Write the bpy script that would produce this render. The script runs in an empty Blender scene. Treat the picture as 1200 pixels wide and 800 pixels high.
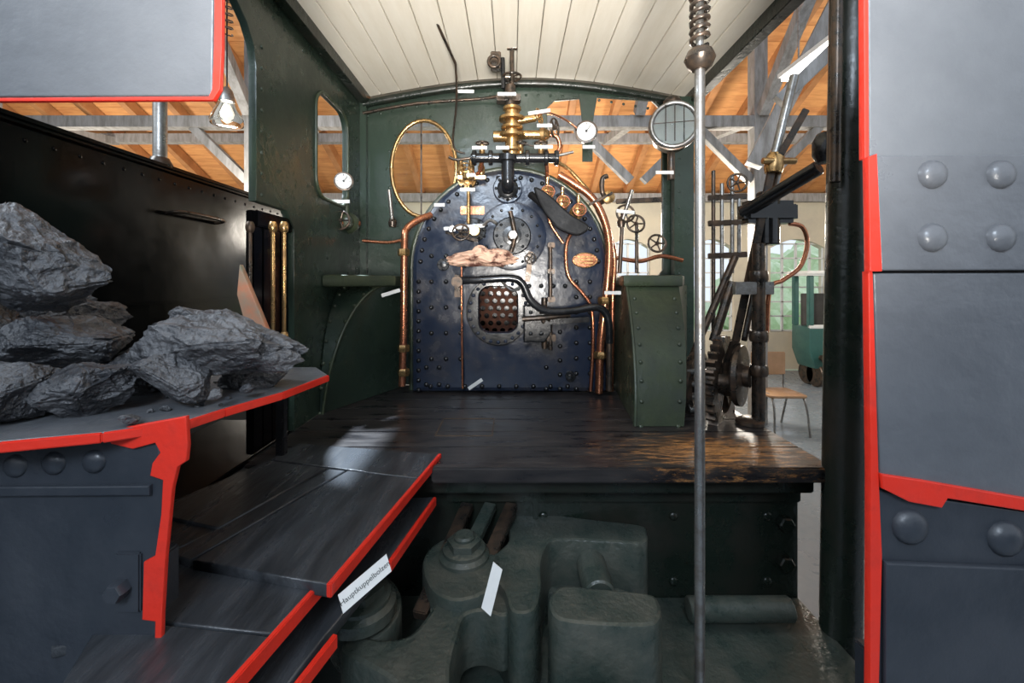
import bpy, bmesh, math, random
from mathutils import Vector, Matrix, noise
random.seed(4)
CZ=0.65; FP=500.0
def S(u,v,y): return Vector(((u-600)/FP*y, y, CZ-(v-330)/FP*y))      # image pixel projected back to an assumed distance y
def G(u,v,z):
    y=(CZ-z)*FP/(v-330); return Vector(((u-600)/FP*y, y, z))          # image pixel projected onto a level plane at assumed height z
# ---------------------------------------------------------------- materials
def nodes(name):
    m=bpy.data.materials.new(name); m.use_nodes=True
    nt=m.node_tree; return m,nt,nt.nodes['Principled BSDF']
def pm(name,c1,c2=None,rough=.4,metal=0,scale=6,bump=.15,bscale=40,rvar=.15,coat=0,stretch=(1,1,1),lo=.4,hi=.65,dist=.006,spec=.5,wear=None,wlo=.66):
    m,nt,b=nodes(name); N=nt.nodes.new; L=nt.links.new
    if c2 is None: c2=tuple(x*.6 for x in c1)
    tc=N('ShaderNodeTexCoord'); mp=N('ShaderNodeMapping'); mp.inputs['Scale'].default_value=stretch
    L(tc.outputs['Object'],mp.inputs[0])
    n=N('ShaderNodeTexNoise'); n.inputs['Scale'].default_value=scale; n.inputs['Detail'].default_value=9; n.inputs['Roughness'].default_value=.65
    L(mp.outputs[0],n.inputs['Vector'])
    r=N('ShaderNodeValToRGB'); r.color_ramp.elements[0].position=lo; r.color_ramp.elements[1].position=hi
    r.color_ramp.elements[0].color=(*c1,1); r.color_ramp.elements[1].color=(*c2,1)
    L(n.outputs['Fac'],r.inputs[0]); col=r.outputs[0]
    if wear:
        n4=N('ShaderNodeTexNoise'); n4.inputs['Scale'].default_value=scale*3.3; n4.inputs['Detail'].default_value=12; n4.inputs['Roughness'].default_value=.75
        L(mp.outputs[0],n4.inputs['Vector'])
        r4=N('ShaderNodeValToRGB'); r4.color_ramp.elements[0].position=wlo; r4.color_ramp.elements[1].position=wlo+.05; L(n4.outputs['Fac'],r4.inputs[0])
        mx=N('ShaderNodeMixRGB'); L(r4.outputs[0],mx.inputs[0]); L(col,mx.inputs[1]); mx.inputs[2].default_value=(*wear,1); col=mx.outputs[0]
    L(col,b.inputs['Base Color'])
    n2=N('ShaderNodeTexNoise'); n2.inputs['Scale'].default_value=bscale; n2.inputs['Detail'].default_value=6
    L(mp.outputs[0],n2.inputs['Vector'])
    mr=N('ShaderNodeMapRange'); mr.inputs['From Min'].default_value=.3; mr.inputs['From Max'].default_value=.7; mr.inputs['To Min'].default_value=max(.03,rough-rvar); mr.inputs['To Max'].default_value=min(1,rough+rvar)
    L(n.outputs['Fac'],mr.inputs['Value']); L(mr.outputs[0],b.inputs['Roughness'])
    bp=N('ShaderNodeBump'); bp.inputs['Strength'].default_value=bump; bp.inputs['Distance'].default_value=dist
    L(n2.outputs['Fac'],bp.inputs['Height']); L(bp.outputs[0],b.inputs['Normal'])
    b.inputs['Metallic'].default_value=metal; b.inputs['Coat Weight'].default_value=coat; b.inputs['Specular IOR Level'].default_value=spec
    return m
def em(name,c,s):
    m,nt,b=nodes(name); b.inputs['Base Color'].default_value=(*c,1)
    b.inputs['Emission Color'].default_value=(*c,1); b.inputs['Emission Strength'].default_value=s; return m
M={}
M['green']=pm('cab_green_paint',(.030,.048,.035),(.019,.031,.023),.28,scale=3,bump=.35,bscale=25,wear=(.045,.035,.02),wlo=.68)
M['green2']=pm('splasher_green_paint',(.046,.060,.034),(.024,.033,.022),.34,scale=5,bump=.4,bscale=30,wear=(.08,.07,.05),wlo=.68)
M['beamgreen']=pm('beam_dark_green',(.010,.016,.012),(.022,.018,.014),.30,scale=5,bump=.3,lo=.45,hi=.75,wear=(.07,.06,.05),wlo=.7)
M['black']=pm('black_gloss_paint',(.008,.009,.010),(.016,.016,.018),.22,scale=4,bump=.12)
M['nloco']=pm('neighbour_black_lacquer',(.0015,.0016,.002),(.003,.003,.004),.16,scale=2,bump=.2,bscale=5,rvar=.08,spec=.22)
M['backhead']=pm('backhead_paint',(.015,.022,.040),(.036,.033,.036),.22,scale=6,bump=.45,bscale=20,rvar=.12,lo=.48,hi=.72,dist=.004,wear=(.075,.06,.05),wlo=.68)
M['iron']=pm('cast_iron_painted',(.030,.042,.036),(.064,.068,.056),.34,scale=8,bump=.8,bscale=60,dist=.004,wear=(.10,.09,.07),wlo=.68)
M['steel']=pm('worn_steel',(.36,.36,.35),(.20,.18,.16),.35,.85,scale=20)
M['dsteel']=pm('dark_oily_steel',(.05,.045,.04),(.12,.08,.055),.33,.7,scale=20)
M['tender']=pm('tender_grey_paint',(.128,.135,.146),(.098,.105,.116),.32,scale=2.5,bump=.9,bscale=18,rvar=.08,wear=(.09,.092,.098),wlo=.64)
M['tender_m']=pm('tender_grey_mid_shade',(.115,.121,.132),(.085,.09,.10),.32,scale=2.5,bump=.8,bscale=18,rvar=.08,wear=(.07,.073,.08),wlo=.64)  # tender grey with the weaker light further down painted in
M['tender_d']=pm('tender_grey_low_shade',(.022,.027,.035),(.036,.041,.050),.36,scale=4,bump=.5,bscale=20,wear=(.09,.08,.06),wlo=.72)  # deepest tender grey, shade of the low panels put into the colour
M['red']=pm('signal_red_paint',(.66,.028,.014),(.46,.022,.012),.42,scale=14,bump=.3,lo=.5,hi=.8,wear=(.22,.03,.02),wlo=.68)
M['copper']=pm('copper_pipe',(.66,.27,.14),(.34,.13,.08),.26,.9,scale=12,bump=.1)
M['brass']=pm('brass_fitting',(.60,.38,.16),(.28,.17,.08),.28,.9,scale=18,bump=.15)
M['white']=pm('label_card',(.62,.62,.60),(.55,.55,.53),.6,bump=.02)
M['ink']=pm('label_ink',(.02,.02,.02),None,.6,bump=0)
M['cream']=pm('ceiling_cream_boards',(.80,.75,.65),(.72,.66,.55),.45,scale=3,bump=.1,stretch=(3,.4,1))
M['cgap']=pm('board_gap_shadow_paint',(.22,.19,.15),None,.8,bump=0)
M['pine']=pm('roof_pine_boards',(.74,.36,.13),(.54,.23,.08),.6,scale=4,bump=.1,stretch=(.5,3,3))
M['rafter']=pm('rafter_pine',(.46,.21,.08),(.32,.14,.05),.6,scale=4,bump=.1)
M['hatch']=pm('worn_hatch_edge',(.10,.065,.04),(.04,.03,.02),.5,scale=14)
M['gtimber']=pm('grey_timber',(.31,.30,.29),(.18,.17,.155),.7,scale=5,bump=.3,stretch=(3,3,.6))
M['wall']=pm('museum_plaster',(.56,.50,.38),(.48,.43,.34),.8,scale=2,bump=.05)
M['dwall']=pm('dark_boarding',(.05,.045,.04),(.03,.028,.025),.7,scale=2,bump=.05)
M['concrete']=pm('museum_floor_paint',(.20,.235,.27),(.15,.18,.21),.3,scale=3,bump=.05)
M['coal']=pm('coal_lumps',(.030,.032,.037),(.125,.126,.132),.46,.0,scale=10,bump=1,bscale=46,rvar=.18,lo=.38,hi=.68,dist=.02)
M['cloth']=pm('oily_rag',(.72,.45,.32),(.12,.045,.03),.85,scale=13,bump=.6,lo=.5,hi=.62)
M['leather']=pm('black_leather',(.006,.006,.007),None,.55,bump=.4,spec=.25)
M['dial']=pm('dial_white',(.58,.58,.56),(.52,.52,.5),.4,bump=0)
M['teal']=pm('teal_paint',(.030,.095,.082),(.022,.075,.066),.4,bump=.05)
M['plastic']=pm('chair_shell',(.42,.25,.14),(.34,.2,.1),.5,bump=.05)
M['rust']=pm('tubeplate_rust',(.22,.10,.065),(.07,.035,.03),.85,scale=16,bump=.6)
M['paintedwood']=pm('red_primed_board',(.45,.15,.07),(.20,.22,.16),.6,scale=8)
M['grass']=pm('lawn',(.45,.55,.36),(.5,.6,.42),.9,scale=2)
M['leaf']=pm('foliage',(.50,.65,.40),(.72,.82,.62),.8,scale=3)
M['deck']=pm('deck_wood',(.046,.050,.056),(.016,.018,.021),.32,scale=4,bump=.6,bscale=12,stretch=(5,1,4),rvar=.12,dist=.004,wear=(.12,.09,.06),wlo=.70)
M['tube_on']=em('fluorescent_tube',(1,.98,.92),9)
m,nt,b=nodes('glass'); b.inputs['Base Color'].default_value=(.9,.95,.95,1); b.inputs['Roughness'].default_value=.02
b.inputs['Transmission Weight'].default_value=1; b.inputs['IOR'].default_value=1.1; M['glass']=m
def floor_mat():
    m,nt,b=nodes('cab_floor_boards'); N=nt.nodes.new; L=nt.links.new
    tc=N('ShaderNodeTexCoord'); mp=N('ShaderNodeMapping'); mp.inputs['Scale'].default_value=(1,5,4); L(tc.outputs['Object'],mp.inputs[0])
    n=N('ShaderNodeTexNoise'); n.inputs['Scale'].default_value=5; n.inputs['Detail'].default_value=10; L(mp.outputs[0],n.inputs['Vector'])
    r=N('ShaderNodeValToRGB'); r.color_ramp.elements[0].color=(.011,.010,.011,1); r.color_ramp.elements[1].color=(.040,.035,.033,1)
    r.color_ramp.elements[0].position=.35; r.color_ramp.elements[1].position=.7; L(n.outputs['Fac'],r.inputs[0])
    sep=N('ShaderNodeVectorMath'); sep.operation='MULTIPLY_ADD'; sep.inputs[1].default_value=(1.2,2.6,1); sep.inputs[2].default_value=(-.80*1.2,-1.64*2.6,0)
    L(tc.outputs['Object'],sep.inputs[0])
    ln=N('ShaderNodeVectorMath'); ln.operation='LENGTH'; L(sep.outputs[0],ln.inputs[0])
    mr=N('ShaderNodeMapRange'); mr.inputs['From Min'].default_value=.1; mr.inputs['From Max'].default_value=1.0; mr.inputs['To Min'].default_value=.195; mr.inputs['To Max'].default_value=-.04
    L(ln.outputs['Value'],mr.inputs['Value'])
    n3=N('ShaderNodeTexNoise'); n3.inputs['Scale'].default_value=11; n3.inputs['Detail'].default_value=14; n3.inputs['Roughness'].default_value=.85; L(mp.outputs[0],n3.inputs['Vector'])
    ad=N('ShaderNodeMath'); L(n3.outputs['Fac'],ad.inputs[0]); L(mr.outputs[0],ad.inputs[1])
    r2=N('ShaderNodeValToRGB'); r2.color_ramp.elements[0].position=.62; r2.color_ramp.elements[1].position=.74; L(ad.outputs[0],r2.inputs[0])
    mx=N('ShaderNodeMixRGB'); L(r2.outputs[0],mx.inputs[0]); L(r.outputs[0],mx.inputs[1]); mx.inputs[2].default_value=(.46,.21,.07,1)
    L(mx.outputs[0],b.inputs['Base Color'])
    mr2=N('ShaderNodeMapRange'); mr2.inputs['To Min'].default_value=.14; mr2.inputs['To Max'].default_value=.5; L(n.outputs['Fac'],mr2.inputs['Value']); L(mr2.outputs[0],b.inputs['Roughness'])
    bp=N('ShaderNodeBump'); bp.inputs['Strength'].default_value=.4; bp.inputs['Distance'].default_value=.006; L(n.outputs['Fac'],bp.inputs['Height']); L(bp.outputs[0],b.inputs['Normal'])
    return m
M['floor']=floor_mat()
# ---------------------------------------------------------------- builders
COL=bpy.context.scene.collection
def root(name):
    e=bpy.data.objects.new(name,None); e.empty_display_size=.05; COL.objects.link(e); return e
def fin(name,bm,mat,parent,smooth=True,ang=40):
    me=bpy.data.meshes.new(name); bm.normal_update(); bm.to_mesh(me); bm.free()
    return link(name,me,mat,parent,smooth,ang)
def link(name,me,mat,parent,smooth=True,ang=40):
    me.materials.clear(); me.materials.append(M[mat] if isinstance(mat,str) else mat)
    if smooth:
        for p in me.polygons: p.use_smooth=True
        try: me.set_sharp_from_angle(angle=math.radians(ang))
        except Exception: pass
    o=bpy.data.objects.new(name,me); COL.objects.link(o)
    if parent: o.parent=parent
    return o
def box(name,lo,hi,mat,parent=None,bev=.004,M4=None):
    bm=bmesh.new(); bmesh.ops.create_cube(bm,size=1)
    lo=Vector(lo);hi=Vector(hi); c=(lo+hi)/2; s=hi-lo; s=Vector((abs(s.x),abs(s.y),abs(s.z)))
    for v in bm.verts: v.co=Vector((v.co.x*s.x,v.co.y*s.y,v.co.z*s.z))
    if bev>0: bmesh.ops.bevel(bm,geom=bm.edges[:],offset=min(bev,min(s)*.45),segments=2,affect='EDGES')
    for v in bm.verts: v.co= (M4@v.co if M4 else v.co)+c
    return fin(name,bm,mat,parent)
def rotto(d):
    return Vector(d).normalized().to_track_quat('Z','Y').to_matrix()
def bar(name,p0,p1,w,h,mat,parent=None,bev=.003,up=None):
    p0=Vector(p0);p1=Vector(p1); d=p1-p0; L=d.length; z=d.normalized()
    u=Vector(up) if up else (Vector((0,0,1)) if abs(z.z)<.95 else Vector((0,1,0)))
    x=u.cross(z).normalized(); y=z.cross(x)
    bm=bmesh.new(); bmesh.ops.create_cube(bm,size=1)
    for v in bm.verts: v.co=Vector((v.co.x*w,v.co.y*h,v.co.z*L))
    if bev: bmesh.ops.bevel(bm,geom=bm.edges[:],offset=min(bev,min(w,h)*.4),segments=2,affect='EDGES')
    for v in bm.verts: v.co=x*v.co.x+y*v.co.y+z*v.co.z+(p0+p1)/2
    return fin(name,bm,mat,parent)
def lathe(name,o,axis,prof,mat,parent=None,seg=28,sc=(1,1)):
    R=rotto(axis); o=Vector(o); bm=bmesh.new(); rings=[]
    for r,h in prof:
        rings.append([bm.verts.new(o+R@Vector((max(r,1e-5)*math.cos(2*math.pi*i/seg)*sc[0],max(r,1e-5)*math.sin(2*math.pi*i/seg)*sc[1],h))) for i in range(seg)])
    for a,b in zip(rings,rings[1:]):
        for i in range(seg): bm.faces.new((a[i],a[(i+1)%seg],b[(i+1)%seg],b[i]))
    bm.faces.new(rings[0][::-1]); bm.faces.new(rings[-1])
    return fin(name,bm,mat,parent,True,32)
def cyl(name,p0,p1,r,mat,parent=None,r2=None,seg=24,bev=None):
    p0=Vector(p0);p1=Vector(p1);L=(p1-p0).length; r2=r if r2 is None else r2
    b=min(r*.12,L*.2) if bev is None else bev
    return lathe(name,p0,p1-p0,[(r-b,0),(r,b),(r2,L-b),(r2-b,L)],mat,parent,seg)
def hexnut(name,p,axis,r,h,mat,parent):
    return lathe(name,p,axis,[(r*.96,0),(r,h*.1),(r,h*.85),(r*.85,h)],mat,parent,6)
def cat(pts,n=8,closed=False):
    P=[Vector(p) for p in pts]; out=[]; m=len(P)
    for i in range(m if closed else m-1):
        if closed: a,b,c,d=P[i-1],P[i],P[(i+1)%m],P[(i+2)%m]
        else: a,b,c,d=P[max(i-1,0)],P[i],P[i+1],P[min(i+2,m-1)]
        for k in range(n):
            t=k/n; out.append(.5*((2*b)+(c-a)*t+(2*a-5*b+4*c-d)*t*t+(3*b-a-3*c+d)*t**3))
    if not closed: out.append(P[-1])
    return out
def tube(name,pts,r,mat,parent=None,n=8,seg=14,closed=False,smooth=True):
    P=cat(pts,n,closed) if smooth else [Vector(p) for p in pts]
    bm=bmesh.new(); rings=[]; m=len(P); u=None
    for i,p in enumerate(P):
        if closed: t=(P[(i+1)%m]-P[i-1])
        else: t=P[min(i+1,m-1)]-P[max(i-1,0)]
        t.normalize()
        if u is None: u=t.orthogonal().normalized()
        u=(u-t*u.dot(t)).normalized(); w=t.cross(u)
        rings.append([bm.verts.new(p+(u*math.cos(2*math.pi*k/seg)+w*math.sin(2*math.pi*k/seg))*r) for k in range(seg)])
    for i in range(m if closed else m-1):
        a=rings[i];b=rings[(i+1)%m]
        for k in range(seg): bm.faces.new((a[k],a[(k+1)%seg],b[(k+1)%seg],b[k]))
    if not closed: bm.faces.new(rings[0][::-1]); bm.faces.new(rings[-1])
    return fin(name,bm,mat,parent,True,60)
def ring(name,c,axis,R,r,mat,parent=None,sc=(1,1)):
    Q=rotto(axis); c=Vector(c)
    return tube(name,[c+Q@Vector((R*sc[0]*math.cos(a*math.pi/16),R*sc[1]*math.sin(a*math.pi/16),0)) for a in range(32)],r,mat,parent,n=1,seg=10,closed=True)
PL={'XZ':((1,0,0),(0,0,1)),'YZ':((0,1,0),(0,0,1)),'XY':((1,0,0),(0,1,0))}
def plate(name,loops,plane,pos,thick,mat,parent=None,bev=.002,smooth=True):
    """loops in plane coords, pos = coordinate along the remaining axis (centre)"""
    cu=bpy.data.curves.new(name,'CURVE'); cu.dimensions='2D'; cu.fill_mode='BOTH'
    cu.extrude=max(thick/2-bev,1e-4); cu.bevel_depth=bev; cu.bevel_resolution=1; cu.offset=-bev
    for lp in loops:
        sp=cu.splines.new('POLY'); sp.points.add(len(lp)-1)
        for i,p in enumerate(lp): sp.points[i].co=(p[0],p[1],0,1)
        sp.use_cyclic_u=True
    ob=bpy.data.objects.new('tmp',cu); COL.objects.link(ob)
    dg=bpy.context.evaluated_depsgraph_get(); me=bpy.data.meshes.new_from_object(ob.evaluated_get(dg))
    bpy.data.objects.remove(ob)
    ux,uy=[Vector(a) for a in PL[plane]]; n=ux.cross(uy)
    o={'XZ':Vector((0,pos,0)),'YZ':Vector((pos,0,0)),'XY':Vector((0,0,pos))}[plane]
    Mx=Matrix.Identity(4)
    for i in range(3): Mx[i][0]=ux[i];Mx[i][1]=uy[i];Mx[i][2]=n[i];Mx[i][3]=o[i]
    me.transform(Mx)
    return link(name,me,mat,parent,smooth,30)
def ell(cx,cy,rx,ry,n=40): return [(cx+rx*math.cos(2*math.pi*i/n),cy+ry*math.sin(2*math.pi*i/n)) for i in range(n)]
def rrect(x0,y0,x1,y1,r,n=6):
    o=[]
    for cx,cy,a in((x1-r,y1-r,0),(x0+r,y1-r,90),(x0+r,y0+r,180),(x1-r,y0+r,270)):
        for i in range(n+1):
            t=math.radians(a+90*i/n); o.append((cx+r*math.cos(t),cy+r*math.sin(t)))
    return o
def sm2(pts,n=6): return [(p.x,p.y) for p in cat([Vector((a,b,0)) for a,b in pts],n,True)]
def rivets(name,pts,axis,r,mat,parent=None,flat=.6):
    R=rotto(axis); bm=bmesh.new()
    for p in pts:
        p=Vector(p); prev=None; seg=14
        for j in range(5):
            a=j/4*math.pi/2; rr=r*math.cos(a); h=r*flat*math.sin(a)
            if j==4: 
                top=bm.verts.new(p+R@Vector((0,0,h)))
                for i in range(seg): bm.faces.new((prev[i],prev[(i+1)%seg],top))
            else:
                cur=[bm.verts.new(p+R@Vector((rr*math.cos(2*math.pi*i/seg),rr*math.sin(2*math.pi*i/seg),h))) for i in range(seg)]
                if prev:
                    for i in range(seg): bm.faces.new((prev[i],prev[(i+1)%seg],cur[(i+1)%seg],cur[i]))
                prev=cur
    return fin(name,bm,mat,parent,True,70)
def handwheel(name,c,axis,R,mat,parent,spokes=5,r=None):
    r=r or R*.13; c=Vector(c); Q=rotto(axis)
    ring(name+'_rim',c,axis,R,r,mat,parent)
    lathe(name+'_hub',c-Q@Vector((0,0,r*1.5)),axis,[(R*.22,0),(R*.22,r*3),(R*.1,r*4)],mat,parent,14)
    for i in range(spokes):
        a=2*math.pi*i/spokes; cyl(name+'_spoke',c,c+Q@Vector((R*math.cos(a),R*math.sin(a),0)),r*.7,mat,parent,seg=8)
def gauge(name,c,R,parent=None,case='brass'):
    e=root(name); c=Vector(c); ax=Vector((-c.x*.35,-1,0)).normalized()
    lathe('case',c-ax*.04,ax,[(R*.7,0),(R*.95,.005),(R,.04),(R*1.1,.045),(R*1.1,.055),(R*.95,.056)],case,e)
    lathe('dial',c+ax*.012,ax,[(R*.9,0),(R*.9,.008)],'dial',e)
    Q=rotto(ax); bar('needle',c+ax*.024,c+ax*.024+Q@Vector((R*.4,R*.5,0)),.006,.002,'ink',e,0)
    lathe('needle_hub',c+ax*.02,ax,[(R*.12,0),(R*.12,.008)],'ink',e,14)
    for i in range(9):
        a=math.radians(-30+i*30); bar('tick',c+ax*.022+Q@Vector((R*.64*math.cos(a),R*.64*math.sin(a),0)),c+ax*.022+Q@Vector((R*.82*math.cos(a),R*.82*math.sin(a),0)),.004,.001,'ink',e,0)
    return e
def tag(u,v,y,w=.075,h=.022,rot=0):
    c=S(u,v,y); Mr=Matrix.Rotation(rot,3,'Y').to_4x4()
    box('label_tag',c-Vector((w/2,.0015,h/2)),c+Vector((w/2,.0015,h/2)),'white',None,.001,Mr)
# ================================================================= MUSEUM HALL
GZ=-1.1
box('floor',(-9,-6,GZ-.1),(9,8.45,GZ),'concrete',None,0)
box('lawn_ground',(-30,8.8,GZ-.2),(30,40,GZ-.1),'grass',None,0)
box('horizon_light_blocker',(-9,-4.2,GZ),(9,-4.0,1.15),'dwall',None,0)  # unseen low dark wall added to block horizon light on lower surfaces
wins=[(-6.2,-5.0),(-3.6,-2.4),(1.9,2.75),(3.60,4.42),(5.15,6.25)]
wl=[[(-9,GZ),(9,GZ),(9,2.4),(-9,2.4)]]
def arch(x0,x1,z0,z1,n=10):
    o=[(x0,z0),(x1,z0)]; h=.18
    for i in range(n+1):
        t=i/n; o.append((x1+(x0-x1)*t, z1-h+h*math.sin(math.pi*t)))
    return o
for a,b in wins: wl.append(arch(a,b,-.35,1.5))
plate('wall_back',wl,'XZ',8.6,.2,'wall',None,0,False)
for i,(a,b) in enumerate(wins):
    e=root('window_%d'%(i+1))
    for k in range(5):
        x=a+(b-a)*k/4; box('bar_v',(x-.02,8.56,-.35),(x+.02,8.6,1.42),'white',e,.002)
    for k in range(7):
        z=-.33+k*.29; box('bar_h',(a,8.56,z-.015),(b,8.6,z+.015),'white',e,.002)
box('wall_right',(9,-1,GZ),(9.2,8.7,5.5),'wall',None,0)
box('wall_left',(-9.2,-1,GZ),(-9,8.7,5.5),'wall',None,0)
def rz(y): return 2.3+(8.6-y)*.47
e=root('ceiling')
nb=46
for i in range(nb):
    y0=8.9-i*.2; y1=y0-.195
    p0=Vector((0,y0,rz(y0)+.2)); p1=Vector((0,y1,rz(y1)+.2))
    bm=bmesh.new(); vs=[bm.verts.new(q) for q in ((-9,p0.y,p0.z),(9,p0.y,p0.z),(9,p1.y,p1.z),(-9,p1.y,p1.z))]
    vt=[bm.verts.new(v.co+Vector((0,0,.03))) for v in vs]
    bm.faces.new(vs);bm.faces.new(vt[::-1])
    for k in range(4): bm.faces.new((vs[k],vt[k],vt[(k+1)%4],vs[(k+1)%4]))
    bmesh.ops.recalc_face_normals(bm,faces=bm.faces); fin('board',bm,'pine',e,False)
e=root('roof_truss')
for i in range(26):
    x=-8.6+i*.68
    bar('rafter',(x,8.6,rz(8.6)+.1),(x,-.4,rz(-.4)+.1),.1,.16,'rafter',e,0)
bar('tie_beam',(-8.8,5.3,2.62),(8.8,5.3,2.62),.14,.14,'gtimber',e)
for y in (3.4,7.0): bar('purlin',(-8.8,y,rz(y)-.06),(8.8,y,rz(y)-.06),.14,.14,'gtimber',e)
bar('wall_plate',(-8.8,8.4,2.30),(8.8,8.4,2.30),.14,.16,'gtimber',e)
for x in (-6.5,-3.2,1.55,3.05,6.6):
    if x!=1.55: bar('post',(x,5.3,GZ),(x,5.3,4.0),.16,.16,'gtimber',e)
    for s in (-1,1): bar('brace',(x+s*.08,5.3,1.9),(x+s*.75,5.3,2.56),.1,.1,'gtimber',e)
    bar('strut',(x,5.2,2.7),(x,3.4,rz(3.4)-.1),.12,.12,'gtimber',e)
    bar('strut_b',(x,5.4,2.7),(x,7.0,rz(7)-.1),.12,.12,'gtimber',e)
bar('diagonal',(2.6,4.6,1.9),(3.5,4.3,3.9),.16,.16,'gtimber',e)
bar('diagonal',(2.0,3.2,2.0),(2.75,3.0,2.75),.09,.09,'gtimber',e)
e=root('fluorescent_lamp')
bar('tray',(2.62,4.1,2.62),(2.62,3.2,2.62),.14,.04,'white',e)
bar('tube',(2.62,4.08,2.58),(2.62,3.22,2.58),.09,.035,'tube_on',e)
for y in (3.4,3.9): cyl('hanger',(2.62,y,2.64),(2.62,y,rz(y)+.02),.008,'steel',e,seg=8)
e=root('pendant_lamp'); c=S(266,132,3.4)
lathe('shade',c-Vector((0,0,.11)),(0,0,1),[(.06,0),(.115,.015),(.12,.05),(.09,.12),(.055,.19),(.05,.2)],'glass',e)
lathe('bulb',c-Vector((0,0,.07)),(0,0,1),[(.01,0),(.04,.03),(.045,.06),(.02,.13)],em('bulb_glow',(1,.93,.8),.8),e,16)
lathe('cap',c+Vector((0,0,.085)),(0,0,1),[(.055,0),(.055,.03),(.04,.09),(.015,.12)],'steel',e)
cyl('cord',c+Vector((0,0,.2)),Vector((c.x,c.y,rz(c.y)+.19)),.006,'black',e,seg=8)
hel=[Vector((c.x+.04*math.cos(a*.7),c.y+.04*math.sin(a*.7),c.z+.62+a*.006)) for a in range(120)]
tube('spring',hel,.006,'dsteel',e,1,6)
e=root('garden_trees')
for x,y,z,r in ((9.5,16,-.3,1.6),(6.6,17,-.8,1.1),(-6,16,-.2,1.8),(13,19,0,2.2)):
    bm=bmesh.new(); bmesh.ops.create_icosphere(bm,subdivisions=4,radius=r)
    for v in bm.verts: v.co=v.co*(1+.35*noise.noise(v.co*1.7)+.15*noise.noise(v.co*5))+Vector((x,y,z))
    fin('crown',bm,'leaf',e); cyl('trunk',(x,y,GZ-.1),(x,y,z),.15,'rafter',e)
e=root('chair'); cx,cy=3.15,5.05
plate('seat',[rrect(cx-.22,cy-.22,cx+.22,cy+.2,.06)],'XY',GZ+.44,.03,'plastic',e,.01)
bar('back',(cx-.21,cy+.2,GZ+.75),(cx+.21,cy+.2,GZ+.75),.02,.28,'plastic',e,.01)
for sx in (-1,1):
    tube('leg_frame',[(cx+sx*.2,cy-.26,GZ),(cx+sx*.18,cy-.18,GZ+.42),(cx+sx*.18,cy+.15,GZ+.43),(cx+sx*.19,cy+.2,GZ+.6),(cx+sx*.19,cy+.22,GZ+.88)],.012,'steel',e)
    tube('leg_rear',[(cx+sx*.2,cy+.26,GZ),(cx+sx*.18,cy+.1,GZ+.42)],.012,'steel',e)
e=root('rail_inspection_trolley')
x0,x1,y0,y1=4.88,6.1,7.0,7.45
plate('body',[[(x0+.1,-.78),(x1-.1,-.78),(x1,-.5),(x1,-.1),(x0,-.1),(x0,-.5)]],'XZ',(y0+y1)/2,y1-y0,'teal',e,.02)
for x in (x0+.04,x1-.04):
    for y in (y0+.04,y1-.04): box('pillar',(x-.04,y-.04,-.1),(x+.04,y+.04,.75),'teal',e,.01)
box('roof',(x0-.08,y0-.08,.75),(x1+.08,y1+.08,.83),'white',e,.03)
box('window_rail',(x0,y0-.01,-.12),(x1,y0+.05,-.06),'white',e,.01)
box('bench_inside',(x0+.1,y1-.12,-.1),(x1-.1,y1-.08,.45),'dwall',e,.01)
for k in range(1,3): box('window_post',(x0+(x1-x0)*k/3-.03,y0,-.1),(x0+(x1-x0)*k/3+.03,y0+.05,.75),'teal',e,.01)
for x in (x0+.2,x1-.2):
    for y in (y0+.12,y1-.12): cyl('wheel',(x-.04,y,GZ+.20),(x+.04,y,GZ+.20),.20,'dsteel',e)
for x in (x0+.2,x1-.2): lathe('buffer',(x,y0,-.6),(0,-1,0),[(.05,0),(.04,.12),(.1,.13),(.1,.16)],'dsteel',e)
# ================================================================= NEIGHBOUR LOCO
e=root('neighbouring_locomotive')
nx=-1.62
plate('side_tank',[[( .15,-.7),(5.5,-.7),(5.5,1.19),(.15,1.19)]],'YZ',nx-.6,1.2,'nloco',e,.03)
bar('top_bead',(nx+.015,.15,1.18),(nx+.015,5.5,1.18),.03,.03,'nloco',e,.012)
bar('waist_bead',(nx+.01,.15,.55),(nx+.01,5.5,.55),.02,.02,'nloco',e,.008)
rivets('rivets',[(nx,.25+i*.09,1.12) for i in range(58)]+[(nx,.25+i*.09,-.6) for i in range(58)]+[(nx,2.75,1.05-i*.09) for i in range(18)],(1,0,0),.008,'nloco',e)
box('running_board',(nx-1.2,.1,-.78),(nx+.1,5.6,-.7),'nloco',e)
for y in (1,2.3,3.6,4.8):
    lathe('wheel',(nx-.1,y,GZ+.42),(-1,0,0),[(.42,0),(.42,.12),(.3,.12),(.28,.05),(.1,.05),(.1,.14)],'dsteel',e,40)
tube('handrail',[(nx+.0,2.0,.97),(nx+.06,2.03,.98),(nx+.06,2.3,.98),(nx+.0,2.33,.97)],.009,'dsteel',e)
cyl('filler_vent',(nx-.03,2.0,1.17),(nx-.03,2.0,1.62),.028,'steel',e); lathe('vent_foot',(nx-.03,2.0,1.18),(0,0,1),[(.05,0),(.05,.02),(.035,.05)],'dsteel',e)
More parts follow.
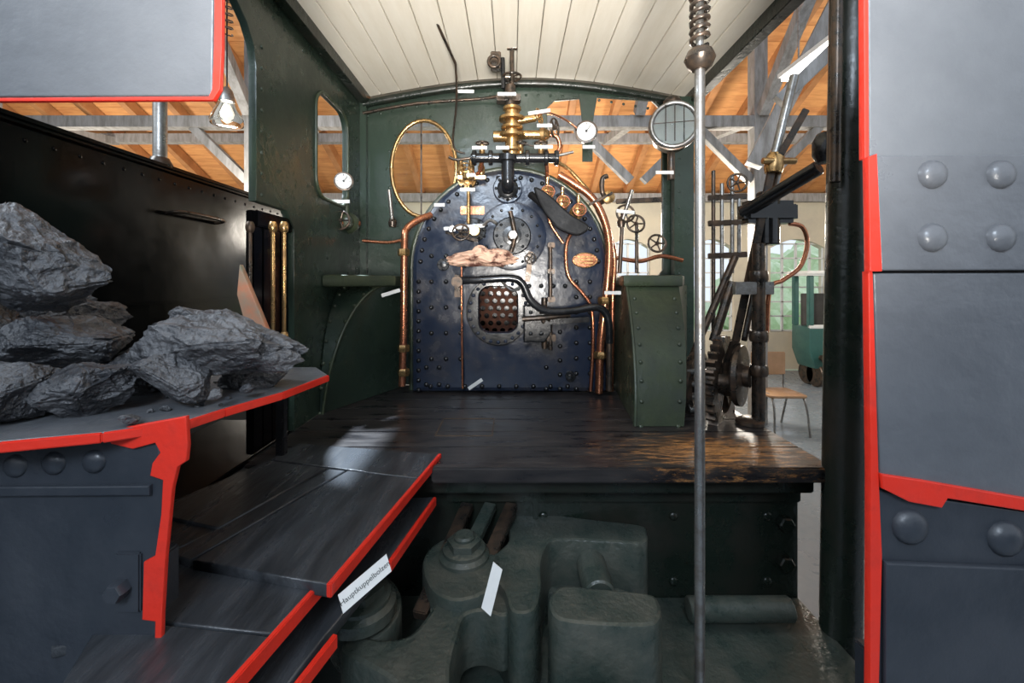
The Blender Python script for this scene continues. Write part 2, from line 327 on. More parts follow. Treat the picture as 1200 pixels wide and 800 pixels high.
# ================================================================= CAB
XL,XR=-.95,1.13; YF=2.7; ZC=1.86
def f(u,v): return ((u-600)/185.2,CZ-(v-330)/185.2)
cab=root('locomotive_cab')
top=[(XR,1.80)]+[(XR+(XL-XR)*t/10,1.80+.13*math.sin(math.pi*t/10)) for t in range(1,10)]+[(XL,1.80)]
bx=-.015; bR=.585
fw=[[(XL,0),(XR,0)]+top]
fw.append(ell(*f(497,198),.205,.305,44))
lo=[(bx-.595,.015)]
for i in range(40):
    a=math.pi-math.pi*i/39; x=bx+.595*math.cos(a); z=.735+.592*math.sin(a)
    if x<.225: lo.append((x,z))
lo+=[(.232,1.28),f(641,125),f(650,117),f(700,113),f(765,117),f(776,128),f(777,316),f(770,326),(bx+.595,.67),(bx+.595,.015)]
fw.append(lo)
plate('front_sheet',fw,'XZ',YF+.015,.03,'green',cab,.003)
c=f(497,198)
tube('spectacle_rim',[(c[0]+.205*math.cos(a*math.pi/18),YF-.005,c[1]+.305*math.sin(a*math.pi/18)) for a in range(36)],.013,'brass',cab,1,10,True)
rivets('spectacle_bolts',[(c[0]+.235*math.cos(a*math.pi/9),YF,c[1]+.335*math.sin(a*math.pi/9)) for a in range(18)],(0,-1,0),.008,'green',cab)
bar('spectacle_bar',(c[0]-.02,YF+.01,c[1]-.3),(c[0]-.02,YF+.01,c[1]+.3),.010,.010,'dsteel',cab)
plate('spectacle_glass',[ell(c[0],c[1],.2,.3)],'XZ',YF+.012,.004,'glass',cab,.0005)
tube('roof_angle_iron',[(XR-.02+(XL-XR+.04)*t/12,YF-.03,1.76+.13*math.sin(math.pi*t/12)) for t in range(13)],.024,'beamgreen',cab,3,8)
tube('conduit',[(XL+.02,YF-.04,1.70),(-.6,YF-.04,1.76),(-.2,YF-.04,1.79),(.0,YF-.08,1.80)],.009,'dsteel',cab)
rivets('arch_rivets',[(XR-.04+(XL-XR+.08)*t/26,YF,1.70+.13*math.sin(math.pi*t/26)) for t in range(27)],(0,-1,0),.009,'green',cab)
bar('pillar',(1.05,YF-.07,0),(1.05,YF-.07,1.78),.12,.06,'green',cab)
rivets('pillar_rivets',[(1.02,YF-.1,.1+i*.1) for i in range(16)],(0,-1,0),.008,'green',cab)
plate('gauge_bracket',[[f(678,112),f(700,112),f(694,145),f(694,190),f(682,190),f(682,145)]],'XZ',YF-.01,.012,'green',cab)
sw=[[(2.7,0),(1.86,0),(1.86,.88),(1.80,.95),(1.585,.95),(1.585,1.45),(1.57,1.52),(1.53,1.58),(1.45,1.64),(1.36,1.68),(1.25,1.7),(1.25,1.82),(2.7,1.82)]]
sw.append(rrect(2.06,1.07,2.46,1.60,.1,8))
plate('side_sheet',sw,'YZ',XL-.015,.03,'green',cab,.003)
tube('side_window_rim',[(XL+.004,p[0],p[1]) for p in rrect(2.06,1.07,2.46,1.60,.1,8)],.008,'green2',cab,1,8,True)
rivets('side_rivets',[(XL,1.62,.98+i*.08) for i in range(8)]+[(XL,1.7+i*.08,1.70) for i in range(12)]+[(XL,2.62,.1+i*.09) for i in range(18)],(1,0,0),.008,'green',cab)
bar('corner_angle',(XL+.02,YF-.02,0),(XL+.02,YF-.02,1.8),.04,.04,'green',cab)
bar('roof_rail_right',(XR-.01,YF,1.80),(XR-.01,.9,1.80),.06,.10,'beamgreen',cab)
bar('roof_rail_left',(XL+.03,YF,1.81),(XL+.03,.9,1.81),.05,.10,'beamgreen',cab)
cyl('rear_column',(1.13,1.48,-1.09),(1.18,1.48,1.86),.062,'beamgreen',cab,seg=32)
cyl('side_handrail',(1.075,1.42,.98),(1.085,1.42,1.78),.016,'dsteel',cab)
nb=17
for i in range(nb):
    xa=XL+(XR-XL)*i/nb+.002; xb=XL+(XR-XL)*(i+1)/nb-.002
    za=1.81+.13*math.sin(math.pi*(i)/nb); zb=1.81+.13*math.sin(math.pi*(i+1)/nb)
    bm=bmesh.new(); vs=[bm.verts.new(q) for q in ((xa,.9,za),(xb,.9,zb),(xb,YF,zb),(xa,YF,za))]; vt=[bm.verts.new(v.co+Vector((0,0,.02))) for v in vs]
    bm.faces.new(vs);bm.faces.new(vt)
    for k in range(4): bm.faces.new((vs[k],vt[k],vt[(k+1)%4],vs[(k+1)%4]))
    bmesh.ops.recalc_face_normals(bm,faces=bm.faces); bmesh.ops.bevel(bm,geom=bm.edges[:],offset=.003,segments=1,affect='EDGES'); fin('roof_board',bm,'cream',cab,False)
bm=bmesh.new(); pr=None
for i in range(nb+1):
    x=XL-.05+(XR-XL+.1)*i/nb; z=1.835+.13*math.sin(math.pi*i/nb)
    cur=[bm.verts.new((x,.88,z)),bm.verts.new((x,YF+.1,z))]
    if pr: bm.faces.new((pr[0],cur[0],cur[1],pr[1]))
    pr=cur
fin('roof_skin',bm,'cgap',cab)
bar('roof_stay',S(495,-10,1.95),S(534,75,2.3),.012,.012,'dsteel',cab)
tube('whistle_rod',[S(534,75,2.3),S(535,120,2.45),S(531,170,2.6),S(545,180,2.62)],.006,'dsteel',cab)
for i in range(4):
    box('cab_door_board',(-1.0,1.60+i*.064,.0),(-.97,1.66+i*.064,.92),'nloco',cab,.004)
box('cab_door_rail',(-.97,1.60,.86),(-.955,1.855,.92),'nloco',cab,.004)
# floor
FY=1.51
e=root('cab_floorboards')
box('board_bed',(XL,FY+.02,-.05),(XR,2.68,-.012),'floor',e,.002)
y=FY
while y<2.66:
    w=.17; box('board',(XL,y,-.012),(XR,min(y+w-.004,2.68),.0),'floor',e,.003); y+=w
a=G(520,490,.002);b=G(585,510,.002)
for p,q in (((a.x,a.y),(b.x-.03,a.y)),((a.x,b.y),(b.x-.03,b.y)),((a.x,a.y),(a.x,b.y)),((b.x-.03,a.y),(b.x-.03,b.y))):
    bar('hatch_strip',(p[0],p[1],.001),(q[0],q[1],.001),.006,.003,'hatch',e,0)
box('edge_nosing',(-.28,FY-.03,-.05),(XR,FY+.0,.004),'floor',e,.006)
box('side_step_board',(-1.40,1.02,-.05),(XL-.035,2.05,-.012),'nloco',e,.004)
box('side_step_board',(-.95,1.2,-.05),(-.80,1.50,-.025),'floor',e,.004)
e=root('locomotive_drag_beam')
plate('web',[[(-.95,-1.0),(1.1,-1.0),(1.1,-.06),(-.95,-.06)]],'XZ',1.66,.04,'beamgreen',e,.004)
box('top_flange',(-.6,1.55,-.12),(1.1,1.68,-.055),'beamgreen',e,.006)
box('mid_strip',(-.25,1.62,-.19),(1.1,1.64,-.13),'beamgreen',e,.006)
bar('stiffener',(.09,1.635,-.95),(.09,1.635,-.12),.02,.04,'beamgreen',e)
rivets('beam_rivets',[(x,1.64,z) for x in (.12,.62,.98) for z in (-.25,-.5,-.75)],(0,-1,0),.018,'beamgreen',e)
for z in (-.27,-.42,-.6,-.78): hexnut('beam_bolt',(1.04,1.64,z),(0,-1,0),.03,.035,'beamgreen',e)
box('lower_ledge',(.45,1.1,-.62),(1.1,1.64,-.56),'iron',e,.006)
# ---- splashers
def splasher(name,prof,lid,sgn):
    e=root(name); bm=bmesh.new(); A=[];B=[]
    for y,z,xi,xo in prof: A.append(bm.verts.new((xi,y,z)));B.append(bm.verts.new((xo,y,z)))
    n=len(A)
    for i in range(n): bm.faces.new((A[i],A[(i+1)%n],B[(i+1)%n],B[i]))
    bm.faces.new(A);bm.faces.new(B[::-1]); bmesh.ops.recalc_face_normals(bm,faces=bm.faces)
    fin('body',bm,'green2' if sgn>0 else 'green',e,True,25)
    plate('lid',[lid],'XY',.655,.06,'green2',e,.012)
    tube('edge_bead',[(p[2],p[0]-.004,p[1]+.002) for p in prof[1:-1]],.008,'green2',e,3,8)
    rivets('rivets',[(p[2]+ (p[3]-p[2])*.12,p[0]-.004,p[1]) for p in prof[1:-1]]+[(p[2]+ (p[3]-p[2])*.88,p[0]-.004,p[1]) for p in prof[1:-1]],(0,-1,.2),.01,'green2',e)
    return e
P=[(2.66,.003,-.67,-.945)]
for t in range(9):
    k=t/8; a=k*math.pi/2
    y=2.10+.30*(1-math.cos(a)); z=.003+.627*math.sin(a)
    P.append((y,z,-.93+ (y-2.1)/.58*.26+.10*k,-.945))
P.append((2.66,.63,-.67,-.945))
splasher('wheel_splasher',P,[(-.65,2.38),(-.65,2.66),(-.945,2.66),(-.945,2.13),(-.84,2.13)],-1)
P=[(2.66,.003,.63,1.1)]
for t in range(9):
    k=t/8; y=1.91+.37*(k**1.5); P.append((y,.003+.627*k**.85,.55+.06*k,.77+.12*k))
P.append((2.66,.63,.63,1.1))
splasher('wheel_splasher',P,[(.59,2.25),(.90,2.25),(.97,2.4),(.97,2.6),(.62,2.6)],1)
# ================================================================= BACKHEAD / FIREBOX
bh=root('boiler_backhead')
def s(u,v): return ((u-600)/200,CZ-(v-330)/200)
cx=bx
def outline(R,z0=0.004,zc=.735,n=28,h=.59):
    return [(cx-R,z0),(cx+R,z0)]+[(cx+R*math.cos(math.pi*i/n),zc+h*math.sin(math.pi*i/n)) for i in range(n+1)]
fh=s(584,362)
plate('back_plate',[outline(.572,h=.575),rrect(fh[0]-.11,fh[1]-.135,fh[0]+.11,fh[1]+.13,.06,6)],'XZ',2.53,.08,'backhead',bh,.03)
def shell(nm,R,h,y0,y1,mat):
    o=outline(R,h=h); bm=bmesh.new(); a=[bm.verts.new((p[0],y0,p[1])) for p in o]; b=[bm.verts.new((p[0],y1,p[1])) for p in o]; n=len(o)
    for i in range(n): bm.faces.new((a[i],a[(i+1)%n],b[(i+1)%n],b[i]))
    return fin(nm,bm,mat,bh)
shell('wrapper',.588,.590,2.55,3.4,'green2')
tube('wrapper_band',[(p[0],2.55,p[1]) for p in outline(.585,h=.588)[1:]+[(cx-.585,0.004)]],.016,'green2',bh,1,8)
box('inner_firebox_crown',(-.5,2.58,.95),(.45,3.3,.97),'rust',bh,0)
box('inner_firebox_left',(-.5,2.58,.05),(-.48,3.3,.95),'rust',bh,0)
box('inner_firebox_right',(.43,2.58,.05),(.45,3.3,.95),'rust',bh,0)
box('inner_grate',(-.5,2.58,.04),(.45,3.3,.06),'rust',bh,0)
plate('tube_plate',[[(-.5,.05),(.45,.05),(.45,.97),(-.5,.97)]]+[ell(-.46+.06*i+(.03 if j%2 else 0),.12+.055*j,.020,.020,12) for i in range(15) for j in range(15)],'XZ',3.2,.02,'rust',bh,.002)
box('smoke_dark_back',(-.5,3.36,.05),(.45,3.38,.97),'black',bh,0)
plate('firehole_flange',[ell(fh[0],fh[1]-.01,.185,.20),rrect(fh[0]-.112,fh[1]-.137,fh[0]+.112,fh[1]+.132,.062,6)],'XZ',2.48,.02,'black',bh,.005)
rivets('firehole_rivets',[(fh[0]+.165*math.cos(2*math.pi*i/24),2.47,fh[1]-.01+.18*math.sin(2*math.pi*i/24)) for i in range(24)],(0,-1,0),.011,'backhead',bh)
rv=[]
for i in range(12): rv.append(s(491,330+i*11.5)); 
for i in range(25):
    a=math.pi*(i+.5)/25; rv.append((cx+.52*math.cos(a),.735+.525*math.sin(a)))
for (u,a,b,n) in ((656,372,455,6),(675,330,455,8),(691,330,455,8),(640,405,455,3),(500,430,450,2),(515,430,450,2)):
    for i in range(n): rv.append(s(u,a+(b-a)*i/max(1,n-1)))
for i in range(5): rv.append(s(620+i*14,335))
for i in range(9): rv.append(s(505+i*20,452))
for i in range(5):
    for j in range(3): rv.append(s(506+j*17,300+i*30))
rivets('stay_bolts',[(p[0],2.49,p[1]) for p in rv],(0,-1,0),.014,'black',bh,.9)
def disc(name,u,v,R,mat='backhead',n=8,t=.02,br=.009):
    p=s(u,v); lathe(name,(p[0],2.492,p[1]),(0,-1,0),[(R,0),(R,t*.8),(R*.94,t),(R*.5,t),(R*.48,t*1.5),(R*.1,t*1.6)],mat,bh,36)
    rivets(name+'_bolts',[(p[0]+R*.8*math.cos(2*math.pi*i/n),2.492-t,p[1]+R*.8*math.sin(2*math.pi*i/n)) for i in range(n)],(0,-1,0),br,'black',bh,.9)
disc('regulator_gland_cover',600,277,.20,n=16,t=.014,br=.009)
disc('regulator_gland',600,277,.11,'black',8,.04)
disc('steam_flange',595,222,.085,'backhead',8,.025)
disc('valve_flange',556,270,.07,'black',6,.025)
disc('washout_plug',548,212,.055,'brass',6,.03)
disc('washout_plug',657,237,.05,'black',6,.02)
disc('mud_plug',520,310,.035,'black',4,.02,.005)
disc('mud_plug',668,440,.03,'black',4,.02,.005)
e=root('regulator_handle')
p=S(601,277,2.42)
cyl('spindle',(p.x,2.45,p.z),(p.x,2.36,p.z),.03,'dsteel',e)
tube('lever',[(p.x-.01,2.36,p.z-.09),(p.x+.01,2.345,p.z),(p.x-.015,2.34,p.z+.13)],.013,'dsteel',e)
hexnut('nut',(p.x,2.36,p.z),(0,-1,0),.028,.03,'steel',e)
e=root('steam_supply_pipe')
tube('elbow',[S(595,184,2.36),S(595,205,2.36),S(595,216,2.37),S(595,222,2.45)],.035,'black',e)
lathe('flange',S(595,189,2.36),(0,0,1),[(.055,0),(.055,.03)],'black',e)
lathe('flange2',S(595,221,2.46),(0,-1,0),[(.06,0),(.06,.02),(.04,.03)],'black',e)
# turret
e=root('steam_turret')
Y=2.36
cyl('manifold',S(552,185,Y),S(655,185,Y),.026,'black',e)
for u in (556,575,595,618,640,652): cyl('manifold_flange',S(u-2.5,185,Y),S(u+2.5,185,Y),.042,'black',e)
tube('handle_left',[S(552,185,Y),S(535,187,Y),S(526,184,Y)],.008,'dsteel',e); tube('handle_right',[S(655,182,Y),S(672,178,Y)],.008,'steel',e)
for u in (565,610,634): 
    cyl('stub',S(u,185,Y),S(u,170,Y),.016,'brass',e); handwheel('wheel',S(u,168,Y),(0,0,1),.035,'dsteel',e,4)
cyl('column',S(600,183,Y),S(600,130,Y),.038,'brass',e)
for v,r in ((176,.055),(160,.075),(150,.06),(140,.072),(128,.05)): lathe('brass_collar',S(600,v,Y)-Vector((0,0,.012)),(0,0,1),[(r*.8,0),(r,.006),(r,.02),(r*.7,.028)],'brass',e)
cyl('side_valve',S(600,158,Y),S(640,158,Y),.024,'brass',e); lathe('side_bonnet',S(632,158,Y),(1,0,0),[(.035,0),(.04,.02),(.025,.05),(.012,.06)],'brass',e)
cyl('side_valve_l',S(600,160,Y),S(578,160,Y),.03,'brass',e); handwheel('side_wheel',S(650,150,Y),(1,-.6,0),.05,'dsteel',e)
cyl('upper_valve',S(600,143,Y),S(628,138,Y),.02,'brass',e); handwheel('upper_wheel',S(632,136,Y),(1,-.5,.2),.04,'brass',e)
tube('side_pipe',[S(640,158,Y),S(652,160,Y),S(656,172,Y),S(650,183,Y)],.012,'copper',e)
cyl('whistle_valve',S(598,130,Y),S(598,100,Y),.03,'dsteel',e); box('yoke',S(582,120,Y)-Vector((0,.03,0)),S(610,112,Y)+Vector((0,.03,0)),'dsteel',e)
cyl('stem',S(600,104,Y),S(600,56,Y),.012,'dsteel',e); cyl('stem2',S(590,104,Y),S(589,68,Y),.012,'black',e)
box('bracket',S(575,82,Y)-Vector((0,.02,0)),S(587,62,Y)+Vector((0,.02,0)),'dsteel',e); ring('eye',S(579,72,Y-.05),(0,-1,0),.03,.009,'dsteel',e)
handwheel('top_wheel',S(600,90,Y),(0,0,1),.05,'dsteel',e); cyl('tee',S(594,56,Y),S(606,56,Y),.012,'dsteel',e)
bar('link',S(640,175,Y),S(600,165,Y-.02),.012,.006,'dsteel',e)
tube('drop_pipe_left',[S(565,187,Y),S(563,200,Y+.04),S(552,210,Y+.07)],.011,'copper',e)
tube('drop_pipe_right',[S(640,188,Y),S(641,200,Y+.03),S(641,214,Y+.08)],.011,'copper',e)
tube('drop_pipe_far',[S(650,188,Y),S(668,200,Y+.03),S(692,226,Y+.06)],.011,'brass',e)
tube('oil_feed',[S(618,140,Y),S(640,132,Y),S(662,140,Y+.1),S(676,150,2.47)],.006,'copper',e)
e=root('gauge_cocks')
for u,v in ((640,230),(657,241),(675,250)):
    q=S(u,v,2.47); lathe('body',q,(0,-1,0),[(.04,0),(.04,.02),(.022,.03),(.022,.08),(.032,.085),(.032,.11),(.012,.12)],'brass',e,20)
    cyl('spout',q+Vector((0,-.06,0)),q+Vector((.0,-.07,-.06)),.01,'brass',e); handwheel('knob',q+Vector((0,-.13,.0)),(0,-1,.2),.035,'copper',e,4)
    cyl('stem',q+Vector((0,-.07,0)),q+Vector((.0,-.09,.09)),.009,'brass',e)
e=root('injector_steam_valve')
cyl('body',S(556,270,2.45),S(556,270,2.34),.03,'brass',e); bar('link_a',S(520,268,2.4),S(568,264,2.4),.012,.02,'steel',e); bar('link_b',S(522,272,2.38),S(560,282,2.36),.012,.016,'dsteel',e)
cyl('rod',S(549,262,2.4),S(549,218,2.4),.010,'brass',e); lathe('oil_cup',S(549,212,2.4),(0,0,1),[(.02,0),(.035,.01),(.035,.05),(.015,.06)],'brass',e)
cyl('lever_pin',S(530,268,2.43),S(530,268,2.35),.02,'steel',e); handwheel('wheel',S(540,272,2.32),(0,-1,.3),.045,'dsteel',e)
tube('grip',[S(566,264,2.4),S(574,258,2.38),S(582,262,2.36)],.009,'steel',e)
e=root('sight_feed_lubricator')
for u in (540,552,564):
    q=S(u,206,2.42); lathe('glass_body',q,(0,0,1),[(.014,0),(.02,.01),(.02,.05),(.012,.07),(.012,.09)],'brass',e,14)
bar('base',S(536,208,2.42),S(569,208,2.42),.03,.02,'brass',e); cyl('stud',S(553,208,2.42),S(553,208,2.49),.02,'brass',e)
handwheel('wheel',S(545,196,2.38),(0,-1,.4),.03,'brass',e,4)
gauge('pressure_gauge',S(687,155,2.5),.06,None,'dsteel'); gauge('pressure_gauge',S(403,213,2.3),.045,None,'dsteel')
e=root('cab_oil_lamp'); q=S(788,152,2.42)
ax=Vector((-.25,-1,0)).normalized()
lathe('drum',q-ax*.06,ax,[(.11,0),(.12,.01),(.12,.1),(.135,.105),(.135,.125),(.115,.13)],'dsteel',e)
lathe('reflector',q+ax*.071,ax,[(.108,0),(.108,.004)],'dial',e)
lathe('lens',q+ax*.078,ax,[(.11,0),(.1,.012),(.05,.025),(.01,.03)],'glass',e)
lathe('chimney',q+Vector((0,0,.12)),(0,0,1),[(.05,0),(.05,.04),(.035,.06)],'dsteel',e)
ring('bezel',q+ax*.085,ax,.12,.012,'steel',e)
for a in (-.05,0,.05): bar('guard',q+ax*.11+Vector((a,0,.10)),q+ax*.11+Vector((a,0,-.10)),.005,.005,'dsteel',e)
bar('guard_h',q+ax*.115+Vector((-.11,.02,0)),q+ax*.115+Vector((.11,-.03,0)),.005,.005,'dsteel',e)
cyl('post',q-Vector((0,-.02,.12)),q-Vector((0,-.02,.28)),.02,'dsteel',e)
e=root('builders_plate'); p=s(685,305); plate('oval',[ell(p[0],p[1],.075,.045)],'XZ',2.484,.012,'copper',e,.003); ring('rim',(p[0],2.478,p[1]),(0,-1,0),.068,.003,'brass',e,(1,.6))
for i in range(3): box('letters',(p[0]-.045,2.473,p[1]-.02+i*.018),(p[0]+.045,2.479,p[1]-.012+i*.018),'brass',e,.001)
e=root('number_plate'); p=s(554,247); box('plate',(p[0]-.07,2.478,p[1]-.024),(p[0]+.07,2.49,p[1]+.024),'copper',e,.003)
for i in range(6): box('letter',(p[0]-.055+i*.019,2.474,p[1]-.012),(p[0]-.043+i*.019,2.48,p[1]+.012),'brass',e,.001)
# fire door & linkage
e=root('fire_door')
q=S(628,378,2.42)
plate('leaf',[[(q.x-.07,q.z-.11),(q.x+.05,q.z-.11),(q.x+.09,q.z-.05),(q.x+.09,q.z+.05),(q.x+.05,q.z+.1),(q.x-.07,q.z+.1)]],'XZ',2.42,.03,'black',e,.008)
rivets('studs',[(q.x+a,2.405,q.z+b) for a in(-.03,.03) for b in (-.06,.06)],(0,-1,0),.012,'black',e)
cyl('hinge',(q.x+.05,2.44,q.z-.15),(q.x+.05,2.44,q.z+.14),.016,'dsteel',e); bar('strap',(q.x-.05,2.4,q.z),(q.x+.3,2.4,q.z+.02),.01,.03,'black',e)
tube('operating_bar',[S(536,329,2.36),S(560,328,2.34),S(598,326,2.34),S(612,332,2.34),S(622,352,2.34),S(640,364,2.35),S(670,364,2.36),S(700,360,2.36),S(712,372,2.36),S(714,402,2.36)],.021,'black',e)
tube('lower_link',[S(612,374,2.36),S(640,372,2.36),S(668,369,2.38)],.014,'dsteel',e)
lathe('pivot',S(536,330,2.36),(0,-1,0),[(.03,0),(.03,.03)],'dsteel',e)
bar('pivot_post',S(536,322,2.42),S(536,348,2.42),.03,.03,'dsteel',e)
cyl('end_grip',S(714,400,2.36),S(714,458,2.36),.016,'dsteel',e)
tube('chain_hook',[S(588,330,2.4),S(600,340,2.38),S(612,336,2.36)],.008,'steel',e)
e=root('water_gauge_handles')
cyl('rod',S(645,285,2.42),S(645,352,2.42),.011,'dsteel',e); 
for v in (288,318,350): box('bracket',S(641,v+3,2.48)-Vector((0,.07,0)),S(649,v-3,2.48),'dsteel',e)
cyl('rod_b',S(645,380,2.42),S(645,410,2.42),.012,'dsteel',e); box('bracket_b',S(640,398,2.48)-Vector((0,.07,0)),S(650,390,2.48),'dsteel',e)
tube('hook',[S(645,380,2.42),S(641,372,2.38),S(636,378,2.36)],.009,'dsteel',e)
bar('flat_bar',S(622,295,2.46),S(618,330,2.46),.03,.012,'dsteel',e); handwheel('small_wheel',S(622,303,2.4),(0,-1,0),.03,'dsteel',e)
# rag
e=root('oily_rag'); bm=bmesh.new(); c0=S(568,300,2.33)
bmesh.ops.create_icosphere(bm,subdivisions=5,radius=1)
for v in bm.verts:
    n=v.co.copy(); d=1+.35*noise.noise(n*1.8)+.2*noise.noise(n*4)
    x=n.x*.185*d; v.co=Vector((x,n.y*.07*d,n.z*.048*d+ .02*noise.noise(Vector((n.x*3,0,1)))-(0.012*abs(n.x)*2)))+c0
fin('crumpled_cloth',bm,'cloth',e,True,180); bar('tray',S(530,309,2.34),S(604,307,2.34),.05,.008,'dsteel',e); bar('tray_arm',S(545,308,2.34),S(545,312,2.47),.02,.02,'dsteel',e)
e=root('leather_gauntlet'); 
plate('palm',[sm2([s(624,228),s(640,236),s(662,256),s(683,270),s(672,280),s(652,274),s(640,262),s(630,246)],5)],'XZ',2.31,.03,'leather',e,.01)
tube('cuff',[S(622,228,2.38),S(634,238,2.33),S(650,252,2.33)],.02,'leather',e)
# copper pipes
e=root('copper_pipework')
tube('left_down_pipe',[S(505,252,2.5),S(490,258,2.45),S(477,268,2.42),S(474,285,2.4),S(473,380,2.4),S(471,452,2.4)],.020,'copper',e)
for v in (300,412,440): lathe('union',S(473,v,2.4),(0,0,1),[(.03,0),(.034,.01),(.034,.03),(.03,.04)],'brass',e,6)
tube('right_main_pipe',[S(655,205,2.4),S(672,215,2.4),S(694,232,2.4),S(708,258,2.4),S(714,290,2.4),S(711,340,2.4),S(704,400,2.4),S(702,460,2.42)],.022,'copper',e)
tube('right_branch',[S(700,245,2.42),S(712,270,2.44),S(720,300,2.46),S(718,350,2.46),S(716,458,2.48)],.014,'copper',e)
tube('thin_pipe',[S(678,262,2.45),S(666,280,2.44),S(663,300,2.44),S(667,325,2.44),S(684,345,2.44),S(693,362,2.44),S(695,400,2.44),S(692,458,2.46)],.010,'copper',e)
tube('left_thin',[S(541,312,2.44),S(541,360,2.44),S(542,455,2.46)],.006,'copper',e)
tube('wall_pipe',[S(420,262,2.5),S(400,262,2.4),S(392,270,2.35),S(390,290,2.35),S(390,322,2.35)],.02,'copper',e)
tube('wall_thin',[S(425,282,2.5),S(455,284,2.5),S(475,280,2.5)],.009,'copper',e)
tube('cock_drain',[S(640,240,2.4),S(645,262,2.42),S(660,285,2.43)],.008,'copper',e)
for v in (356,420): lathe('union',S(708 if v==356 else 703,v,2.4),(0,0,1),[(.03,0),(.036,.01),(.036,.03),(.03,.04)],'brass',e,6)
e=root('lubricator_valve'); q=S(410,262,2.5); lathe('body',q,(0,-1,0),[(.06,0),(.06,.03),(.045,.05),(.045,.1),(.02,.11)],'green2',e); handwheel('wheel',q+Vector((0,-.14,0)),(0,-1,0),.05,'dsteel',e); cyl('pipe',q+Vector((0,-.05,0)),q+Vector((0,-.05,.14)),.015,'green2',e)
for a,b in (((456,222),(460,262)),((741,222),(728,262))):
    ee=root('steel_shut_off_lever'); cyl('shaft',S(*a,2.4),S(*b,2.45),.011,'steel',ee); lathe('boss',S(*b,2.45)-Vector((0,0,.02)),(0,0,1),[(.02,0),(.025,.03),(.015,.05)],'dsteel',ee)
e=root('injector_control'); tube('crank',[S(712,232,2.4),S(706,226,2.38),S(706,210,2.38),S(712,206,2.38)],.014,'dsteel',e); lathe('boss',S(712,232,2.42),(0,-1,0),[(.035,0),(.035,.03),(.015,.04)],'brass',e); cyl('rod',S(712,232,2.42),S(700,240,2.47),.015,'dsteel',e)
bar('arm',S(690,240,2.38),S(718,226,2.38),.02,.014,'dsteel',e)
e=root('right_side_valves')
for u,v,r in ((745,262,.02),(733,250,.02),(770,285,.025)): handwheel('wheel',S(u,v,2.45),(0,-1,.2),.05,'dsteel',e)
cyl('rod',S(730,248,2.45),S(726,320,2.45),.012,'dsteel',e); cyl('rod2',S(746,262,2.45),S(746,320,2.45),.01,'dsteel',e)
tube('pipe',[S(722,302,2.5),S(750,306,2.5),S(775,300,2.5),S(800,305,2.5)],.012,'copper',e); bar('bar',S(722,236,2.6),S(776,234,2.6),.02,.03,'dsteel',e)
# ================================================================= REVERSER (right)
e=root('reversing_lever')
ax=Vector((.75,-.65,0)).normalized(); gc=S(846,448,2.05); Q=rotto(ax)
bm=bmesh.new(); nT=30; ra=[];rb=[]; 
for i in range(nT*4):
    a=2*math.pi*i/(nT*4); r=.225 if (i%4)<2 else .198
    p=gc+Q@Vector((r*math.cos(a),r*math.sin(a),0)); ra.append(bm.verts.new(p-ax*.02)); rb.append(bm.verts.new(p+ax*.02))
n=len(ra); ia=[bm.verts.new(gc+Q@Vector((.14*math.cos(2*math.pi*i/n),.14*math.sin(2*math.pi*i/n),0))-ax*.02) for i in range(n)]; ib=[bm.verts.new(v.co+ax*.04) for v in ia]
for i in range(n):
    j=(i+1)%n
    for q4 in ((ra[i],ra[j],rb[j],rb[i]),(ia[i],ib[i],ib[j],ia[j]),(ra[i],ia[i],ia[j],ra[j]),(rb[i],rb[j],ib[j],ib[i])): bm.faces.new(q4)
fin('toothed_quadrant',bm,'dsteel',e,False)
lathe('hub',gc-ax*.05,ax,[(.06,0),(.06,.1),(.04,.12)],'dsteel',e)
for i in range(6):
    a=i*math.pi/3; bar('spoke',gc,gc+Q@Vector((.16*math.cos(a),.16*math.sin(a),0)),.03,.02,'dsteel',e)
g2=S(818,452,2.2); lathe('second_wheel',g2-ax*.03,ax,[(.17,0),(.18,.01),(.18,.04),(.15,.05),(.14,.03),(.04,.03),(.04,.08)],'dsteel',e,40)
g3=S(868,440,1.98); lathe('cam_disc',g3-ax*.02,ax,[(.13,0),(.14,.01),(.14,.03),(.05,.035),(.05,.06)],'dsteel',e,30)
top=S(906,190,1.95); bot=S(862,400,2.0)
bar('lever_blade',top,bot,.035,.014,'dsteel',e); bar('lever_blade_b',top+Vector((.045,.02,0)),bot+Vector((.05,.02,.0)),.025,.014,'dsteel',e)
bar('lever_lower',bot,gc,.045,.02,'dsteel',e)
cyl('grip',top,S(931,88,1.9),.019,'steel',e); bar('latch_grip',S(914,182,1.92),S(945,128,1.9),.012,.03,'dsteel',e)
lathe('brass_clamp',top-Vector((.0,.0,.05)),(.12,0,1),[(.035,0),(.04,.02),(.04,.07),(.03,.09)],'brass',e); cyl('clamp_pin',top+Vector((-.06,-.02,0)),top+Vector((.09,-.02,0)),.015,'brass',e)
bar('latch_rod',S(915,200,1.95),S(872,395,2.0),.01,.01,'steel',e)
cyl('stand',S(889,285,1.95),Vector((S(889,285,1.95).x,1.95,0.003)),.028,'dsteel',e); 
for v in (330,400,440): lathe('stand_collar',S(889,v,1.95),(0,0,1),[(.036,0),(.04,.01),(.04,.04),(.036,.05)],'dsteel',e)
lathe('stand_foot',(S(889,285,1.95).x-.04,1.95,0.003),(0,0,1),[(.06,0),(.06,.015),(.035,.03)],'dsteel',e)
box('bearing_bracket',S(868,262,2.0)-Vector((0,.05,0)),S(930,236,2.0)+Vector((0,.05,0)),'black',e,.02)
cyl('bearing',S(900,262,2.0)-Vector((0,.0,.1)),S(900,225,2.0),.05,'black',e); cyl('shaft',S(870,250,2.0),S(960,196,1.7),.03,'black',e)
